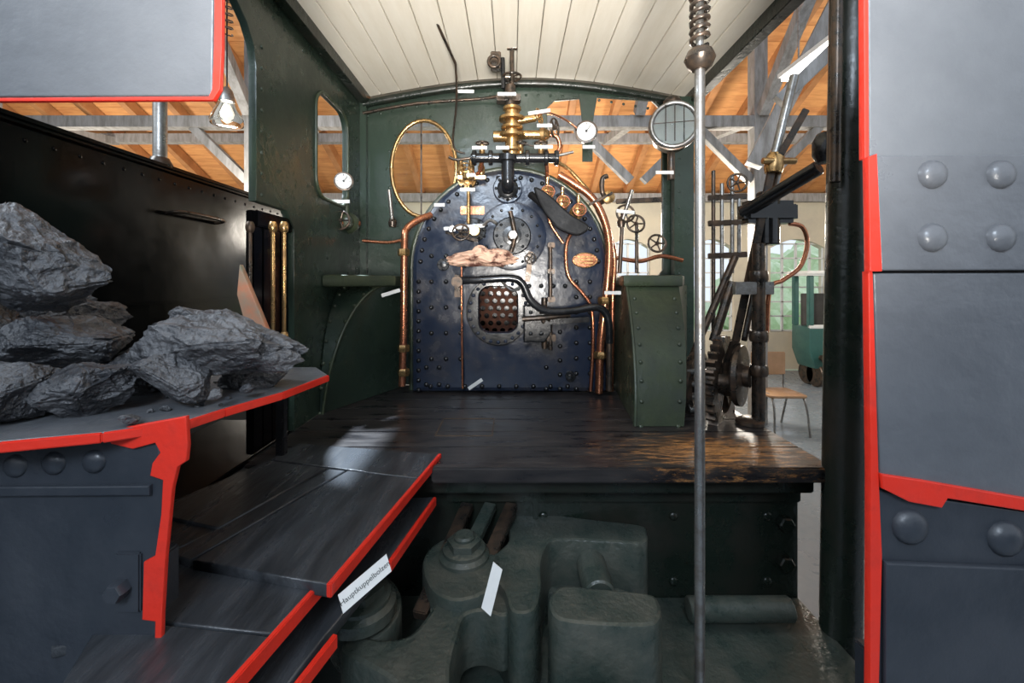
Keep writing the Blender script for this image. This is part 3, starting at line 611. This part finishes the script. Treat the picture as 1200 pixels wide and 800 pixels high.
lathe('spindle_head',S(968,175,1.62),(0,0,1),[(.03,-.05),(.045,-.02),(.045,.03),(.03,.06)],'black',e)
tube('drain_pipe',[S(925,262,2.0),S(940,266,2.0),S(946,285,2.0),S(938,312,2.0),S(918,328,2.0),S(902,340,2.0),S(898,400,2.0)],.010,'copper',e)
for u,a,b in ((836,200,400),(846,215,360),(858,205,320),(866,230,300)):
    cyl('guide_rod',S(u,a,2.25),S(u,b,2.25),.010,'steel' if u%4 else 'dsteel',e)
for v in (232,262,300): bar('rod_clip',S(830,v,2.25),S(875,v-2,2.25),.02,.03,'dsteel',e)
handwheel('injector_wheel',S(864,214,2.2),(-.3,-1,0),.045,'dsteel',e)
box('name_clip',S(862,345,1.93),S(903,330,1.96),'steel',e,.003)
cyl('lower_rod',S(862,300,2.2),S(810,420,2.25),.018,'dsteel',e)
cyl('lower_rod_b',S(858,330,2.1),S(836,400,2.1),.022,'dsteel',e)
for v in (435,450,465,480): cyl('pin',S(806,v,2.1),S(826,v,2.05),.014,'steel',e)
# tall rod with spring
e=root('tender_brake_rod'); rx,ry=.506,1.15
cyl('rod',(rx,ry,-1.0),(rx,ry,1.28),.0135,'steel',e)
lathe('collar',(rx,ry,1.22),(0,0,1),[(.02,0),(.032,.01),(.04,.03),(.032,.05),(.018,.06)],'dsteel',e)
tube('spring',[(rx+.022*math.cos(a*.6),ry+.022*math.sin(a*.6),1.29+a*.0022) for a in range(150)],.006,'dsteel',e,1,6)
cyl('guide',(rx,ry,1.28),(rx,ry,1.80),.01,'steel',e); bar('hanger',(rx,ry,1.8),(rx,1.3,1.84),.03,.02,'dsteel',e)
# stanchions left
e=root('cab_entry_handrails')
for u,m_ in ((293,'dsteel'),(320,'brass'),(333,'brass')):
    yy=1.58; cyl('rail',S(u,262,yy),S(u,400,yy),.007,m_,e)
    for v in (266,395): lathe('ball',S(u,v,yy)-Vector((0,0,.02)),(0,0,1),[(.01,0),(.014,.008),(.016,.02),(.014,.032),(.01,.04)],m_,e,14)
box('rail_foot',S(286,408,1.60),S(342,398,1.56),'black',e)
bar('foot_post',S(330,405,1.58),(S(330,405,1.58).x,1.58,0),.03,.03,'black',e)
# ================================================================= GANGWAY DECK
e=root('gangway_fall_plate')
def deckboard(nm,px,z,t=.03,mat='deck'):
    pts=[(G(u,v,z).x,G(u,v,z).y) for u,v in px]; return plate(nm,[pts],'XY',z-t/2,t,mat,e,.003,False)
Z=.012
deckboard('board',[(350,519),(514,532),(491,560),(386,547),(316,538)],Z)
deckboard('board',[(408,551),(490,561),(384,684),(226,656)],Z)
deckboard('board',[(386,549),(404,551),(222,656),(200,648)],Z-.004)
deckboard('board',[(314,539),(382,548),(256,618),(200,606),(170,600)],Z)
deckboard('board',[(254,620),(197,647),(150,640),(150,601),(168,601),(200,608)],Z-.008)
deckboard('board',[(150,644),(200,650),(374,681),(318,742),(120,720)],-.01)
deckboard('board',[(120,724),(316,745),(228,842),(60,820)],-.01)
def redstrip(nm,px,z,t,w=.012):
    P=[G(u,v,z) for u,v in px]
    for a,b in zip(P,P[1:]): bar(nm,a+Vector((w/2-.004,0,-t/2)),b+Vector((w/2-.004,0,-t/2)),w,t,'red',e,.002,up=(0,0,1))
redstrip('red_edge',[(515,531),(384,684)],Z+.002,.03)
redstrip('red_edge',[(374,681),(225,846)],-.008,.032)
redstrip('lower_red_edge',[(509,582),(455,658)],-.11,.03)
redstrip('lower_red_edge',[(392,742),(310,845)],-.11,.03)
deckboard('lower_board',[(405,585),(508,582),(455,655),(380,745),(300,850),(250,850)],-.11,.03)
deckboard('tender_floor',[(60,560),(300,540),(316,540),(200,600),(150,740),(60,760)],-.03,.02)
# ================================================================= COUPLING CASTINGS
e=root('drawbar_coupling_casting')
def cast(nm,px,zt,h,bev=.022,mat='iron',n=5,ip=True):
    pts=[(G(u,v,zt).x,G(u,v,zt).y) for u,v in px]
    if ip: pts=sm2(pts,n)
    return plate(nm,[pts],'XY',zt-h/2,h,mat,e,bev)
ZT=-.25
cast('upper_jaw',[(596,606),(612,597),(680,606),(748,614),(758,622),(754,636),(712,634),(655,632),(640,640),(634,660),(634,690),(625,715),(600,716),(590,690),(572,668),(578,650),(596,632)],ZT,.28,.010)
cast('front_jaw',[(645,695),(660,685),(700,688),(760,694),(774,708),(774,724),(760,733),(700,732),(655,726),(643,710)],ZT,.4,.012)
cast('link_arm',[(520,690),(548,676),(578,664),(600,690),(601,712),(590,722),(566,716),(545,722),(536,745),(528,780),(524,830),(470,830),(460,800),(430,780),(400,762),(412,742),(450,748),(480,742),(500,720)],ZT-.03,.16,.012)
cast('pin_seat',[(505,640),(530,628),(568,634),(590,655),(574,690),(535,704),(505,690),(495,660)],ZT-.0,.14,.012)
cast('cross_block',[(634,640),(720,640),(745,650),(745,690),(634,690)],ZT-.16,.2)
cast('front_seat',[(375,690),(420,662),(462,680),(470,715),(440,748),(395,745)],ZT-.04,.1,.012)
for (u,v,r,nm) in ((544,648,.082,'main_pin'),(423,705,.095,'second_pin')):
    p=G(u,v,ZT+.01)
    lathe(nm,(p.x,p.y,ZT-.02),(0,0,1),[(r,0),(r,.03),(r*.85,.04),(r*.85,.05),(r*.7,.055)],'iron',e,32)
    hexnut(nm+'_nut',(p.x,p.y,ZT+.03),(0,0,1),r*.68,.03,'iron',e); lathe(nm+'_end',(p.x,p.y,ZT+.055),(0,0,1),[(r*.42,0),(r*.42,.012),(r*.35,.018)],'iron',e)
p=G(695,676,ZT-.1); cyl('cross_pin',(p.x,p.y+.1,ZT-.08),(p.x,p.y-.12,ZT-.08),.05,'iron',e)
cyl('cross_pin_front',(.23,1.2,ZT-.22),(.23,.96,ZT-.22),.055,'iron',e); 
lathe('front_boss',(.225,1.07,ZT-.22),(0,-1,0),[(.11,0),(.11,.05),(.07,.06),(.07,.09)],'iron',e)
box('base_web',(-.5,.8,-.62),(.42,1.6,-.52),'iron',e,.01)
for u0,u1 in ((548,492),(575,512),(600,545)):
    a=G(u0,592,-.2); b_=G(u1,722,-.32); bar('spring_leaf',a,b_,.045,.03,'iron' if u0==575 else 'dsteel',e)
cyl('side_pin',(.62,1.5,-.5),(.98,1.5,-.5),.04,'iron',e)
def biglabel(p0,p1,p2,txt):
    e=root('label_tag'); a=Vector(p0);b=Vector(p1);d=Vector(p2)
    bm=bmesh.new(); nrm=(b-a).cross(d-a).normalized()
    if nrm.y>0: nrm=-nrm
    vs=[bm.verts.new(q) for q in (a,b,b+d-a,d)]; vt=[bm.verts.new(v.co-nrm*.003) for v in vs]; bm.faces.new(vs);bm.faces.new(vt[::-1])
    for k in range(4): bm.faces.new((vs[k],vt[k],vt[(k+1)%4],vs[(k+1)%4]))
    bmesh.ops.recalc_face_normals(bm,faces=bm.faces); fin('card',bm,'white',e,False)
    if txt:
        cu=bpy.data.curves.new('t','FONT'); cu.body=txt; cu.size=.0150; cu.align_x='CENTER'; cu.align_y='CENTER'
        o=bpy.data.objects.new('t',cu); COL.objects.link(o); dg=bpy.context.evaluated_depsgraph_get(); me=bpy.data.meshes.new_from_object(o.evaluated_get(dg)); bpy.data.objects.remove(o)
        x=(b-a).normalized(); z=nrm; y=z.cross(x); c=(a+b+d+(b+d-a))/4+nrm*.001
        Mx=Matrix.Identity(4)
        for i in range(3): Mx[i][0]=x[i];Mx[i][1]=y[i];Mx[i][2]=z[i];Mx[i][3]=c[i]
        me.transform(Mx); link('lettering',me,'ink',e,False)
    return e
biglabel(S(402,719,.90),S(459,669,.96),S(396,697,.91),'Hauptkuppelbolzen')
biglabel(S(564,712,1.10),S(575,722,1.09),S(578,658,1.14),None)
# ================================================================= TENDER
YT=.8
def t(u,v): return ((u-600)/625,CZ-(v-330)/625)
e=root('tender_bulkhead')
XE=1.5
plate('upper_plate',[[t(1016,-220),(XE,t(0,-220)[1]),(XE,t(0,186)[1]),t(1019,186)]],'XZ',YT+.006,.012,'tender',e,.003)
plate('riveted_strap',[[t(1021,184),(XE,t(0,180)[1]),(XE,t(0,316)[1]),t(1027,317)]],'XZ',YT-.004,.012,'tender_m',e,.003)
plate('backing_plate',[[t(1026,160),(XE,t(0,160)[1]),(XE,t(0,640)[1]),t(1036,640)]],'XZ',YT+.02,.01,'black',e,.001)
plate('middle_plate',[[t(1022,320),(XE,t(0,319)[1]),(XE,t(0,640)[1]),t(1030,556)]],'XZ',YT+.004,.014,'tender_m',e,.003)
plate('lower_plate',[[t(1028,575),(XE,t(0,650)[1]),(XE,t(0,900)[1]),t(1028,900)]],'XZ',YT+.014,.02,'tender_d',e,.003)
plate('lower_panel',[[t(1034,656),(XE,t(0,676)[1]),(XE,t(0,900)[1]),t(1034,900)]],'XZ',YT-.002,.012,'tender_d',e,.004)
rivets('strap_rivets',[(t(u,v)[0],YT-.010,t(u,v)[1]) for u in (1086,1165,1244,1323) for v in (206,279)],(0,-1,0),.027,'tender_m',e,.55)
rivets('lower_rivets',[(t(u,v)[0],YT+.004,t(u,v)[1]) for u,v in ((1068,618),(1180,632),(1290,650))],(0,-1,0),.034,'tender_d',e,.5)
plate('red_edge_upper',[[t(1011,-220),t(1016,-220),t(1018,186),t(1013,186)]],'XZ',YT+.006,.014,'red',e,.001)
plate('red_edge_strap',[[t(1012,186),t(1022,182),t(1028,318),t(1014,318)]],'XZ',YT-.004,.014,'red',e,.001)
plate('red_edge_mid',[[t(1016,318),t(1021,318),t(1028,556),t(1032,650),t(1026,900),t(1018,900),t(1019,556)]],'XZ',YT+.004,.015,'red',e,.001)
plate('red_flange',[[t(1028,553),t(1075,560),t(1110,566),(XE,t(0,640)[1]),(XE,t(0,652)[1]),t(1105,581),t(1098,592),t(1060,585),t(1030,570)]],'XZ',YT-.004,.012,'red',e,.002)
plate('upper_plate_left',[[(-XE,t(0,-220)[1]),t(253,-220),t(249,112),(-XE,t(0,116)[1])]],'XZ',YT+.006,.014,'tender',e,.003)
plate('red_edge_left',[[t(254,-220),t(262,-220),t(260,60),t(258,104),t(250,117),(-XE,t(0,121)[1]),(-XE,t(0,117)[1]),t(245,113),t(249,104),t(251,60)]],'XZ',YT+.004,.010,'red',e,.001)
SZ=.38
plate('lower_plate_left',[[(-XE,t(0,520)[1]),t(186,512),t(192,560),t(190,640),t(184,900),(-XE,t(0,900)[1])]],'XZ',YT+.006,.016,'tender_d',e,.003)
plate('lower_inner_seam',[[(-XE,t(0,570)[1]),t(180,566),t(180,578),(-XE,t(0,582)[1])]],'XZ',YT-.004,.012,'tender_d',e,.003)
plate('red_edge_lower_left',[[t(128,503),t(222,486),t(224,520),t(222,538),t(212,545),t(206,570),t(202,610),t(198,650),t(194,720),t(188,900),t(183,900),t(186,724),t(171,722),t(173,655),t(186,648),t(193,600),t(195,560),t(180,555),t(183,540),t(192,528),t(186,517),t(160,524),t(135,518)]],'XZ',YT-.004,.010,'red',e,.002)
rivets('flange_rivets_left',[(t(u,v)[0],YT-.002,t(u,v)[1]) for u,v in ((20,545),(65,542),(112,540),(-30,545))],(0,-1,0),.022,'tender_d',e,.5)
hexnut('bolt_left',(t(148,684)[0],YT-.006,t(148,684)[1]),(0,-1,0),.018,.025,'tender_d',e)
box('bolt_seat',(t(138,0)[0],YT-.008,t(0,715)[1]),(t(168,0)[0],YT,t(0,645)[1]),'tender_d',e,.003)
box('frame_right',(.72,.83,-1.0),(XE,.9,-.1),'tender_d',e)
box('frame_left',(-XE,.83,-1.0),(-.70,.9,.1),'tender_d',e)
pts=[G(384,439,SZ),G(330,459,SZ),G(262,478,SZ),G(218,492,SZ),G(120,506,SZ),G(0,517,SZ)]
lp=[(p.x,p.y) for p in pts]+[(-XE,.70),(-XE,1.35),(-.62,1.35)]
plate('shovelling_plate',[lp],'XY',SZ-.006,.012,'tender_m',e,.002,False)
for a,b in zip(pts,pts[1:]+[Vector((-XE,.70,SZ))]): bar('shelf_red_edge',a+Vector((.003,-.003,-.009)),b+Vector((.003,-.003,-.009)),.008,.018,'red',e,.002)
# coal
e=root('coal_pile')
def rock(c,sz,seed,rot=0,edge=.055):
    rnd=random.Random(seed); bm=bmesh.new()
    for i in range(20):
        v=Vector((rnd.gauss(0,1),rnd.gauss(0,1),rnd.gauss(0,1))).normalized()*rnd.uniform(.9,1.12); bm.verts.new(v)
    bmesh.ops.convex_hull(bm,input=bm.verts)
    for v in [v for v in bm.verts if not v.link_faces]: bm.verts.remove(v)
    bmesh.ops.bevel(bm,geom=bm.edges[:],offset=.045,segments=2,affect='EDGES')
    bmesh.ops.triangulate(bm,faces=bm.faces)
    for _ in range(5):
        ed=[x for x in bm.edges if x.calc_length()>edge]
        if ed: bmesh.ops.subdivide_edges(bm,edges=ed,cuts=1)
        bmesh.ops.triangulate(bm,faces=bm.faces)
    Rm=Matrix.Rotation(rot,3,'Y'); o=Vector((seed*3.1,seed,0)); mv=[]
    for v in bm.verts:
        q=v.co+o; dd,pp=noise.voronoi(q*1.8); step=dd[1]-dd[0]
        h=noise.cell(Vector(pp[0])*7.0)
        d=.08*noise.noise(q*1.3)+.09*(h-.5)*min(1,step*5)+.045*noise.noise(q*5)+.035*noise.noise(q*11)+.015*noise.noise(q*24)
        mv.append(v.co*(1+d))
    for v,n_ in zip(bm.verts,mv): v.co=n_
    for v in bm.verts: v.co=Rm@Vector((v.co.x*sz[0],v.co.y*sz[1],v.co.z*sz[2]))+Vector(c)
    bmesh.ops.recalc_face_normals(bm,faces=bm.faces)
    fin('coal_lump',bm,'coal',e,True,26)
def rk(u,v,y,w,h,seed,rot=0,d=None):
    rock(S(u,v,y),(w*y/1000,(d or w*y/1200),h*y/1000),seed,rot)
rk(255,406,1.0,205,92,3,.10,.10)
rk(235,378,1.04,70,50,12,.3)
rk(200,446,.92,95,72,5,.2,.07)
rk(42,306,.92,155,135,7,.35,.12)
rk(90,460,.86,120,78,9,-.2,.08)
rk(75,405,1.0,130,80,11,.1,.12)
rk(10,463,.82,85,88,14,.1,.08)
rk(-60,400,.95,160,140,15,0,.12)
rk(150,440,1.05,110,60,16,0,.1)
rk(-40,480,.85,90,70,18,0,.08)
rk(100,372,1.12,80,50,19,0,.1)
rk(300,438,1.12,90,36,20,0,.08)
rk(40,360,1.15,120,80,21,0,.1)
rk(252,462,.90,22,14,22,0,.02); rk(290,455,.98,18,12,23,0,.02); rk(150,490,.80,25,16,24,0,.02)
e2=random.Random(8)
for i in range(22):
    y=e2.uniform(.86,1.15); x=e2.uniform(-.95,-.62); rr=e2.uniform(.004,.012)
    rock(Vector((x,y,SZ+rr*.6)),(rr,rr,rr*.7),40+i,0,.3)
e=root('painted_wood_board'); 
A,B,C,D=S(283,310,1.3),S(322,384,1.3),S(296,384,1.3),S(280,345,1.3)
plate('wedge',[[(A.x,A.z),(B.x,B.z-.05),(C.x,C.z-.05),(D.x,D.z)]],'XZ',1.3,.02,'paintedwood',e,.002)
for u,v,y,w,r in ((546,107,2.4,.09,0),(594,110,2.3,.10,0),(632,131,2.3,.12,-.15),(638,147,2.3,.08,0),(589,173,2.3,.07,0),(637,172,2.3,.10,0),(562,173,2.3,.08,0),(548,222,2.3,.08,0),(515,240,2.4,.06,0),(458,343,2.2,.10,-.3),(557,450,2.3,.09,-.6),(718,343,2.3,.09,0),(779,202,2.35,.1,0),(690,172,2.4,.07,0),(399,236,2.3,.1,0),(733,248,2.35,.1,.1),(552,205,2.3,.05,0)):
    tag(u,v,y,w,.019,r)
# ================================================================= LIGHT
w=bpy.data.worlds.new('World'); bpy.context.scene.world=w; w.use_nodes=True
bg=w.node_tree.nodes['Background']; bg.inputs[0].default_value=(.80,.89,1.0,1); bg.inputs[1].default_value=1.1
def area(n,loc,tgt,size,e_,col=(1,1,1),spread=180):
    L=bpy.data.lights.new(n,'AREA'); L.size=size; L.energy=e_; L.color=col; L.spread=math.radians(spread); o=bpy.data.objects.new(n,L); COL.objects.link(o); o.location=loc
    o.rotation_euler=(Vector(tgt)-Vector(loc)).to_track_quat('-Z','Y').to_euler(); return o
def pt(n,loc,e_,col,r=.25):
    L=bpy.data.lights.new(n,'POINT'); L.energy=e_; L.color=col; L.shadow_soft_size=r; o=bpy.data.objects.new(n,L); COL.objects.link(o); o.location=loc; return o
area('backhead_fill',(-.4,-2.2,2.6),(0.1,2.5,.6),1.0,120,(.74,.86,1))  # unseen fill added behind the camera for the backhead's bluish gloss
area('ceiling_fill',(.05,-.9,.55),(0.05,2.0,1.95),.5,36,(1,.96,.90),64)  # added fill aimed upward to brighten the cab ceiling
area('side_fill',(-3.2,1.0,3.0),(-.2,1.8,0),1.2,90,(.8,.9,1))  # added side fill to lift the cab interior
for x,y in ((2.8,5.6),(-3,4.5),(6,4.5),(-6,6),(0.6,6.6)): pt('hall_roof_fill',(x,y,1.4),160,(1,.92,.8))  # unseen point fills added to brighten the hall's roof timber
pt('firebox_fill',(.1,2.8,.8),1.6,(1,.8,.65),.03)  # weak fill added so the firebox interior shows
L=bpy.data.lights.new('sunbeam_spot','SPOT'); L.energy=3000; L.color=(.75,.87,1); L.spot_size=math.radians(15); L.spot_blend=.3; L.shadow_soft_size=.04  # added spot imitating a sunbeam through the side window onto the floor
o=bpy.data.objects.new('sunbeam_spot',L); COL.objects.link(o); o.location=(-1.36,2.85,2.95); o.rotation_euler=(Vector((-.56,1.74,0))-o.location).to_track_quat('-Z','Y').to_euler()
cam=bpy.data.cameras.new('Camera'); co=bpy.data.objects.new('Camera',cam); COL.objects.link(co)
cam.lens=15; cam.sensor_width=36; cam.clip_start=.02; co.location=(0,0,CZ); co.rotation_euler=(math.pi/2,0,0); cam.shift_y=-70/1200
bpy.context.scene.camera=co
bpy.context.scene.view_settings.view_transform='Standard'
